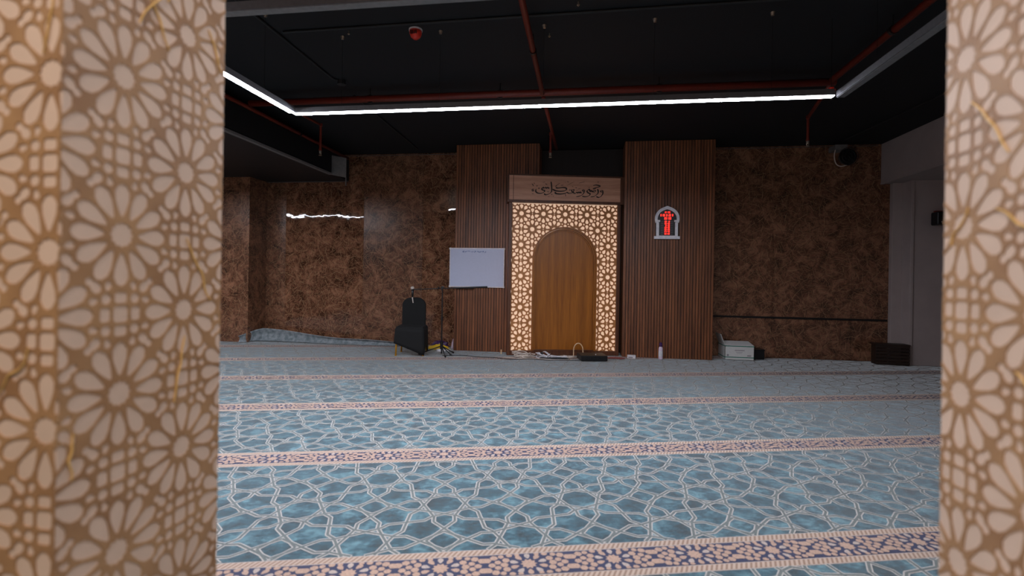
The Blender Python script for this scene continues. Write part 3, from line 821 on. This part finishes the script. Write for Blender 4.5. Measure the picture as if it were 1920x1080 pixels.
# loudspeaker on the white column
t = thing('wall_speaker', 'small black loudspeaker fixed to the white column', 'speaker', (5.36, 8.53, 2.17))
b = MB(); b.box((-.085, -.20, 0), (.10, -.04, .20)); b.build('cabinet', M['black_plastic'], t, bevel=.02)
b = MB(); b.box((-.06, -.206, .03), (.075, -.198, .18)); b.build('grille', M['black'], t)
b = MB(); b.box((-.02, -.05, .21), (.14, 0, .23)); b.box((-.015, -.05, .18), (.01, -.03, .22)); b.build('bracket', M['red_pipe'], t)
b = MB(); b.tube([(-.035, -.212, .04), (-.035, -.204, .04)], .006, 8); b.build('power_light', M['white_plastic'], t)

# ================================================================== whiteboard
t = thing('whiteboard', 'white marker board with blue writing hung on the left pillar', 'whiteboard', (-1.80, 8.295, 1.095))
b = MB(); b.box((-.465, -.028, 0), (.465, -.004, .652)); b.build('board_surface', M['board'], t)
b = MB(); b.box((-.475, -.036, -.008), (.475, -.004, .010)); b.box((-.475, -.036, .646), (.475, -.004, .662)); b.box((-.475, -.036, .0), (-.462, -.004, .655)); b.box((.462, -.036, 0), (.475, -.004, .655)); b.build('frame', M['alu'], t, bevel=.003)
for sx in (-1, 1):
    for z in (.0, .645):
        b = MB(); b.box((sx*.468-.014, -.040, z-.012), (sx*.468+.014, -.003, z+.020)); b.build('corner_cap', M['white_plastic'], t, bevel=.004)
b = MB(); b.box((-.38, -.075, -.028), (-.05, -.004, -.010)); b.build('pen_tray', M['black_plastic'], t)
rnd = random.Random(3); b = MB(); x = .16
while x > -.25:
    L = rnd.uniform(.018, .05); pts = [(x-i*L/5, -.0295, .595+rnd.uniform(-.014, .016)) for i in range(6)]
    b.tube(spline(pts, 4), .0036, 5); x -= L+rnd.uniform(.006, .02)
b.build('marker_writing', M['blue_ink'], t)

# ================================================================== clock
t = thing('prayer_clock', 'white arched digital clock with red numerals on the right pillar', 'clock', (1.315, 8.298, 1.925))
def horseshoe(w2, base, spring, r, tip, n=20):
    pts = [(-w2, base), (-w2, spring)]
    cz = spring+r*.34
    a0 = math.asin(-.34)
    A = [pi-a0-(pi-2*a0)*i/n for i in range(n+1)]
    for a in A:
        x = r*cos(a); z = cz+r*sin(a)
        if abs(x) < r*.30: z += tip*(1-abs(x)/(r*.30))**1.2
        pts.append((x, z))
    return pts+[(w2, spring), (w2, base)]
ou = horseshoe(.168, .03, .26, .192, .016); inn = horseshoe(.125, .055, .27, .150, .008)
b = MB()
for i in range(len(ou)):
    j = (i+1) % len(ou); q = [ou[i], ou[j], inn[j], inn[i]]
    b.hexa([(p[0], -.05, p[1]) for p in q]+[(p[0], -.004, p[1]) for p in q])
b.box((-.20, -.06, 0), (.20, -.004, .045)); b.box((-.185, -.056, .275), (-.11, -.004, .305)); b.box((.11, -.056, .275), (.185, -.004, .305))
b.build('frame', M['white_frame'], t, bevel=.004)
b = MB(); b.prism(inn, -.03, -.006, ax='y'); b.build('display_face', M['black_plastic'], t)
SEG = {'0': 'abcdef', '1': 'bc', '2': 'abged', '3': 'abgcd', '4': 'fgbc', '5': 'afgcd', '6': 'afgedc', '7': 'abc', '8': 'abcdefg', '9': 'abcdfg'}
def digit(b, ch, x, z, w_, h, th):
    sg = {'a': ((0, h), (w_, h)), 'g': ((0, h/2), (w_, h/2)), 'd': ((0, 0), (w_, 0)), 'f': ((0, h/2), (0, h)), 'b': ((w_, h/2), (w_, h)), 'e': ((0, 0), (0, h/2)), 'c': ((w_, 0), (w_, h/2))}
    for s in SEG[ch]:
        (xa, za), (xb, zb) = sg[s]; b.box((x+min(xa, xb)-th/2, -.034, z+min(za, zb)-th/2), (x+max(xa, xb)+th/2, -.029, z+max(za, zb)+th/2))
b = MB()
def line(s, xc, z, w_, h, gap, th):
    x = xc-(len(s)*(w_+gap)-gap)/2
    for ch in s:
        if ch == ':': b.box((x+w_*.3, -.034, z+h*.2), (x+w_*.3+th, -.029, z+h*.2+th)); b.box((x+w_*.3, -.034, z+h*.7), (x+w_*.3+th, -.029, z+h*.7+th))
        elif ch != ' ': digit(b, ch, x, z, w_, h, th)
        x += w_+gap
line('12:05', .0, .420, .013, .022, .007, .004)
line('8 88 8 28 8', -.005, .368, .012, .032, .006, .0055)
line('88:88', .01, .315, .014, .036, .008, .005)
for k in range(7): line(['05:18', '06:38', '12:36', '03:58', '06:28', '07:42', '88:88'][k], .003, .272-k*.033, .011, .020, .0055, .0042)
b.build('red_numerals', M['led_red'], t)
for k in range(8):
    z = .275-k*.029
    b = MB(); b.box((-.095, -.033, z), (-.055, -.0295, z+.005)); b.build('row_caption', M['grey_print'], t)
    b = MB(); b.box((.058, -.033, z), (.092, -.0295, z+.004)); b.build('row_caption', M['grey_print'], t)

# ================================================================== chair
t = thing('banquet_chair', 'chair in black stretch cover with gold legs beside the stand', 'chair', (-2.74, 7.74, 0), rad(10))
b = MB()
def rr(w2, z0, z1, r, n=8):
    pts = [(-w2, z0), (w2, z0)]
    pts += [(w2-r+r*cos(pi/2*i/n), z1-r+r*.85*sin(pi/2*i/n)) for i in range(n+1)]
    pts += [(-w2+r-r*sin(pi/2*i/n), z1-r+r*.85*cos(pi/2*i/n)) for i in range(n+1)]
    return pts
b.prism(rr(.195, .40, .93, .15), .16, .215, ax='y'); b.build('backrest_cover', M['black'], t, bevel=.02)
b = MB(); b.box((-.225, -.22, .36), (.225, .20, .465)); b.build('seat_cover', M['black'], t, bevel=.035)
# skirt: four sides stretched down to the feet, pulled up at the front left
top = [(-.228, -.222), (.228, -.222), (.228, .21), (-.228, .21)]; bot = [(-.245, -.235), (.235, -.245), (.235, .24), (-.235, .24)]; hem = [.20, .012, .012, .20]; sag = [.0, .10, .05, .05]
b = MB(); n = 10
for k in range(4):
    j = (k+1) % 4; rows = []
    for i in range(n+1):
        q = i/n; T = Vector((top[k][0]*(1-q)+top[j][0]*q, top[k][1]*(1-q)+top[j][1]*q, .43)); B = Vector((bot[k][0]*(1-q)+bot[j][0]*q, bot[k][1]*(1-q)+bot[j][1]*q, hem[k]*(1-q)+hem[j]*q+sag[k]*sin(pi*q)))
        rows.append([T*(1-s/6)+B*(s/6) for s in range(7)])
    for i in range(n):
        for s in range(6): b.poly([rows[i][s], rows[i+1][s], rows[i+1][s+1], rows[i][s+1]])
o = b.build('skirt', M['black'], t, smooth=True, weld=True); sm = o.modifiers.new('s', 'SOLIDIFY'); sm.thickness = .006
for (x, y) in ((-.215, -.205), (.215, -.205), (.205, .205), (-.205, .205)):
    b = MB(); b.tube([(x*.94, y*.94, .40), (x, y, .006)], .013, 10); lg = b.build('leg', M['gold'], t, smooth=True)
    b = MB(); b.tube([(x, y, .014), (x, y, 0.0)], [.015, .017], 10); b.build('foot_cap', M['gold'], lg)

# ================================================================== microphone stand
sx, sy = -2.235, 7.72
t = thing('microphone_stand', 'black tripod boom stand between the chair and the whiteboard', 'microphone stand', (sx, sy, 0))
b = MB(); b.tube([(0, 0, .03), (0, 0, 1.085)], .011, 12); b.tube([(0, 0, .55), (0, 0, .62)], .016, 12); b.build('pole', M['black_plastic'], t, smooth=False)
b = MB(); b.tube([(0, 0, .10), (0, 0, .22)], .026, 14); b.build('hub', M['black_plastic'], t)
for (x, y) in ((-.36, -.03), (.12, -.20), (.17, -.03), (.13, .24)):
    if (x, y) == (.17, -.03): pass
    b = MB(); b.tube([(0, 0, .15), (x, y, .012)], .009, 8); lg = b.build('leg', M['black_plastic'], t, smooth=True)
    dv = Vector((x, y, 0)).normalized()
    b = MB(); b.tube([Vector((x, y, .016))-dv*.025+Vector((0, 0, .008)), Vector((x, y, .012))+dv*.01], .013, 8); b.build('rubber_foot', M['black_plastic'], lg)
b = MB(); b.tube([(-.48, -.02, 1.045), (.68, .16, 1.105)], .008, 10); b.tube([(.24, .092, 1.083), (.70, .163, 1.106)], .0135, 10); b.build('boom', M['black_plastic'], t)
b = MB(); b.tube([(0, -.03, 1.085), (0, .03, 1.085)], .022, 12); b.tube([(-.06, -.03, 1.09), (-.06, .0, 1.075)], .012, 8); b.tube([(0, -.03, 1.05), (0, -.038, 1.05)], .012, 8); b.build('clamp', M['black_plastic'], t)
t = thing('microphone', 'black microphone with pale tip on the end of the boom', 'microphone', (sx-.49, sy-.02, 1.02))
b = MB(); b.tube([(0, 0, -.10), (0, 0, -.04), (0, 0, .03)], [.013, .018, .025], 12); b.build('body', M['black_plastic'], t, smooth=True)
b = MB(); b.tube([(0, 0, .03), (-.004, 0, .045), (-.008, 0, .065), (-.01, 0, .074)], [.026, .030, .026, .010], 14); b.build('head', M['cream_cable'], t, smooth=True)
b = MB(); b.tube(spline([(.004, -.02, -.10), (.012, -.03, -.13), (.022, -.03, -.19)]), .008, 8); b.build('cable_tail', M['cream_cable'], t, smooth=True)

# ================================================================== things on the floor
def bag(name, mat, loc, size, seed, label, cat):
    rnd = random.Random(seed); b = MB(); n = 14; m = 7; V = []
    rings = []
    for j in range(m+1):
        ph = pi/2*j/m; row = []
        for i in range(n):
            a = 2*pi*i/n; k = 1+rnd.uniform(-.22, .22)
            row.append((size[0]*cos(a)*cos(ph)*k, size[1]*sin(a)*cos(ph)*k, max(.002, size[2]*sin(ph)*(1+rnd.uniform(-.25, .25))) if j else .002))
        rings.append(row)
    for j in range(m):
        for i in range(n): b.poly([rings[j][i], rings[j][(i+1) % n], rings[j+1][(i+1) % n], rings[j+1][i]])
    b.poly(rings[0][::-1])
    o = b.build(name, mat, smooth=False); o.location = loc; tag(o, label, cat); return o
bag('plastic_bag', M['yellow_bag'], (-2.47, 8.36, 0), (.20, .10, .075), 1, 'crumpled yellow plastic bag on the floor behind the stand', 'bag')
bag('plastic_bag', M['white_plastic'], (-2.33, 8.14, 0), (.13, .08, .05), 2, 'flat crumpled white plastic bag in front of the yellow one', 'bag')
bag('paper_bag', M['pink_bottle'], (-2.25, 8.50, 0), (.03, .05, .15), 4, 'pale crumpled paper bag against the left pillar edge', 'bag')
bag('cloth_bundle', M['purple'], (-2.52, 8.64, 0), (.17, .08, .10), 5, 'dark purple cloth bundle by the marble wall', 'cloth')
# cables
def cable(label, pts, r, mat, smooth=True):
    b = MB(); b.tube(spline(pts, 6), r, 8); o = b.build('cable', mat, smooth=True); tag(o, label, 'cable'); return o
def tangle(cx, cy, rx, ry, turns, seed, zmax):
    rnd = random.Random(seed); P = []
    for i in range(turns*5):
        a = 2*pi*i/5+rnd.uniform(-.3, .3); k = rnd.uniform(.45, 1)
        P.append((cx+rx*cos(a)*k, cy+ry*sin(a)*k, .008+abs(rnd.gauss(0, .4))*zmax))
    return P
cable('thin black cable from the stand across the carpet to the mihrab', [(-2.2, 7.66, .006), (-1.9, 7.75, .006), (-1.6, 7.66, .006), (-1.35, 7.66, .006), (-1.1, 7.56, .006), (-.8, 7.68, .006), (-.5, 7.62, .006), (-.2, 7.7, .006), (-.02, 7.7, .012)], .005, M['black_plastic'])
cable('cream cable tangled in loops at the left foot of the mihrab', tangle(-.92, 7.78, .20, .10, 7, 3, .10), .0065, M['cream_cable'])
cable('white cable looped in a small heap with a plug at the mihrab centre', tangle(-.62, 7.82, .13, .09, 6, 5, .09), .0065, M['white_plastic'])
cable('pale flat cable pile lying before the arched panel', tangle(-.38, 7.84, .16, .07, 6, 8, .04), .006, M['white_plastic'])
cable('cream cable bundle running to the black amplifier', tangle(-.22, 7.94, .13, .07, 5, 11, .05), .006, M['cream_cable'])
cable('black cable bundle lying in front of the arched panel', tangle(-.42, 7.74, .26, .04, 5, 14, .03), .006, M['black_plastic'])
cable('pale cable stretched along the mihrab base', [(-1.22, 7.72, .007), (-1.0, 7.67, .007), (-.7, 7.72, .007), (-.4, 7.67, .007), (-.15, 7.75, .007)], .006, M['cream_cable'])
b = MB(); b.tube([(-.65, 7.80, .075), (-.61, 7.80, .085)], .024, 12); o = b.build('power_plug', M['black_plastic']); tag(o, 'round black plug resting on the white cable heap', 'plug')
b = MB(); b.box((-1.33, 8.06, 0), (-1.315, 8.08, .075)); o = b.build('marker_strip', M['beige_plastic']); tag(o, 'tiny pale strip standing at the left foot of the mihrab', 'strip')
# amplifier
t = thing('amplifier', 'low black amplifier box on the carpet before the mihrab', 'amplifier', (.17, 7.78, 0), rad(12))
b = MB(); b.box((-.21, -.085, .006), (.20, .25, .085)); b.build('case', M['black_plastic'], t, bevel=.004)
b = MB(); b.box((-.205, -.08, .085), (.195, .245, .089)); b.build('top_cover', M['amp'], t)
b = MB(); b.box((-.20, -.092, .015), (.19, -.085, .075)); b.build('front_panel', M['black_plastic'], t)
for k in range(4):
    b = MB(); b.tube([(-.12+k*.06, -.092, .045), (-.12+k*.06, -.105, .045)], .01, 10); b.build('knob', M['black_plastic'], t)
b = MB(); b.tube([(.04, .02, .089), (.04, .02, .096)], .008, 8); b.build('top_button', M['white_plastic'], t)
for sx_, sy_ in ((-.17, -.05), (.17, -.05), (-.17, .2), (.17, .2)):
    b = MB(); b.tube([(sx_, sy_, 0), (sx_, sy_, .008)], .012, 8); b.build('foot', M['black_plastic'], t)
b = MB(); b.tube([(-.045+.075*cos(pi*i/20)*1.0-.02, 8.10, .10+.12*sin(pi*i/20)) for i in range(21)], .0085, 8)
b.tube([(-.14, 8.10, .0), (-.14, 8.10, .10)], .0085, 8); b.tube([(.01, 8.10, 0), (.01, 8.10, .10)], .0085, 8)
o = b.build('beige_hoop', M['beige_plastic']); tag(o, 'thin beige hoop standing upright behind the amplifier', 'hoop')  # plain beige cable loop standing upright, gives no light
bag('red_cloth', M['red_cloth'], (.53, 8.08, 0), (.13, .08, .022), 21, 'flat reddish cloth on the carpet right of the amplifier', 'cloth')
# small white box
t = thing('adapter_box', 'small white box on the carpet at the right foot of the mihrab', 'box', (.78, 8.16, 0))
b = MB(); b.box((-.065, -.035, 0), (.065, .035, .055)); b.build('body', M['white_plastic'], t, bevel=.005)
b = MB(); b.box((-.05, -.037, .01), (.02, -.034, .03)); b.build('label_patch', M['grey_print'], t)
# bottle
t = thing('bottle', 'pale slim bottle with dark purple cap by the right pillar', 'bottle', (1.235, 8.17, 0))
b = MB(); b.tube([(0, 0, 0), (0, 0, .01), (0, 0, .17), (0, 0, .19), (0, 0, .205)], [.028, .034, .034, .028, .017], 18); b.build('body', M['pink_bottle'], t, smooth=False)
b = MB(); b.tube([(0, 0, .205), (0, 0, .215), (0, 0, .25), (0, 0, .27)], [.022, .026, .026, .012], 16); b.build('cap', M['purple'], t)
b = MB(); b.tube([(0, 0, .05), (0, 0, .14)], .0346, 18, cap=False); b.build('label_band', M['white_plastic'], t)
# carton
t = thing('carton', 'open white carton with green stripes below the right marble wall', 'box', (2.49, 8.60, 0))
b = MB(); x0, x1, y0, y1, h = -.22, .225, -.20, .20, .235
for lo, hi in (((x0, y0, 0), (x1, y0+.006, h)), ((x0, y1-.006, 0), (x1, y1, h)), ((x0, y0, 0), (x0+.006, y1, h)), ((x1-.006, y0, 0), (x1, y1, h)), ((x0, y0, 0), (x1, y1, .005))): b.box(lo, hi)
b.build('body', M['carton'], t)
b = MB(); b.hexa([(x0, y0, h), (x1, y0, h), (x1, y0+.004, h), (x0, y0+.004, h), (x0+.01, y0+.17, h+.055), (x1-.04, y0+.17, h+.055), (x1-.04, y0+.175, h+.052), (x0+.01, y0+.175, h+.052)]); b.build('front_flap', M['carton'], t)
b = MB(); b.hexa([(x0, y0+.01, h), (x0+.005, y0+.01, h), (x0+.005, y1-.01, h), (x0, y1-.01, h), (x0-.06, y0+.03, h+.17), (x0-.055, y0+.03, h+.17), (x0-.055, y1-.03, h+.17), (x0-.06, y1-.03, h+.17)]); b.build('side_flap', M['carton'], t)
b = MB()
for z in (.038, h-.02): b.box((x0-.002, y0-.002, z), (x1+.002, y0, z+.013)); b.box((x0-.002, y0, z), (x0, y1, z+.013))
b.build('green_stripes', M['green_tape'], t)
for xa, za, xb, zb in ((-.07, .15, .08, .162), (-.05, .125, .05, .131), (-.04, .105, .04, .110), (-.19, .06, -.16, .09), (.12, .065, .18, .082)):
    b = MB(); b.box((xa, y0-.002, za), (xb, y0, zb)); b.build('printed_mark', M['grey_print'], t)
t = thing('carton_shadow_block', 'black block standing in for the shadow right of the white carton', 'box', (2.83, 8.66, 0))  # black block added to stand in for the shade beside the carton
b = MB(); b.box((-.08, -.12, 0), (.09, .12, .15)); b.build('body', M['black_plastic'], t, bevel=.01)
b = MB(); b.box((-.085, -.125, .15), (.095, .125, .165)); b.build('shadow_block_top', M['black_plastic'], t, bevel=.003)
# low dark slatted stand in right corner
t = thing('slatted_crate', 'dark slatted wooden crate in front of the white column foot', 'crate', (4.78, 8.56, 0), rad(-6))
b = MB()
for x in (-.22, .19):
    b = MB(); b.box((x, -.08, 0), (x+.03, .10, .30)); b.build('corner_post', M['dark_box'], t)
for k in range(6):
    b = MB(); b.box((-.235+k*.0, -.095, .01+k*.051), (.225, -.08, .01+k*.051+.043)); b.build('slat', M['dark_box'], t, bevel=.002)
b = MB(); b.box((-.24, -.10, .305), (.23, .11, .325)); b.build('top_board', M['dark_box'], t)
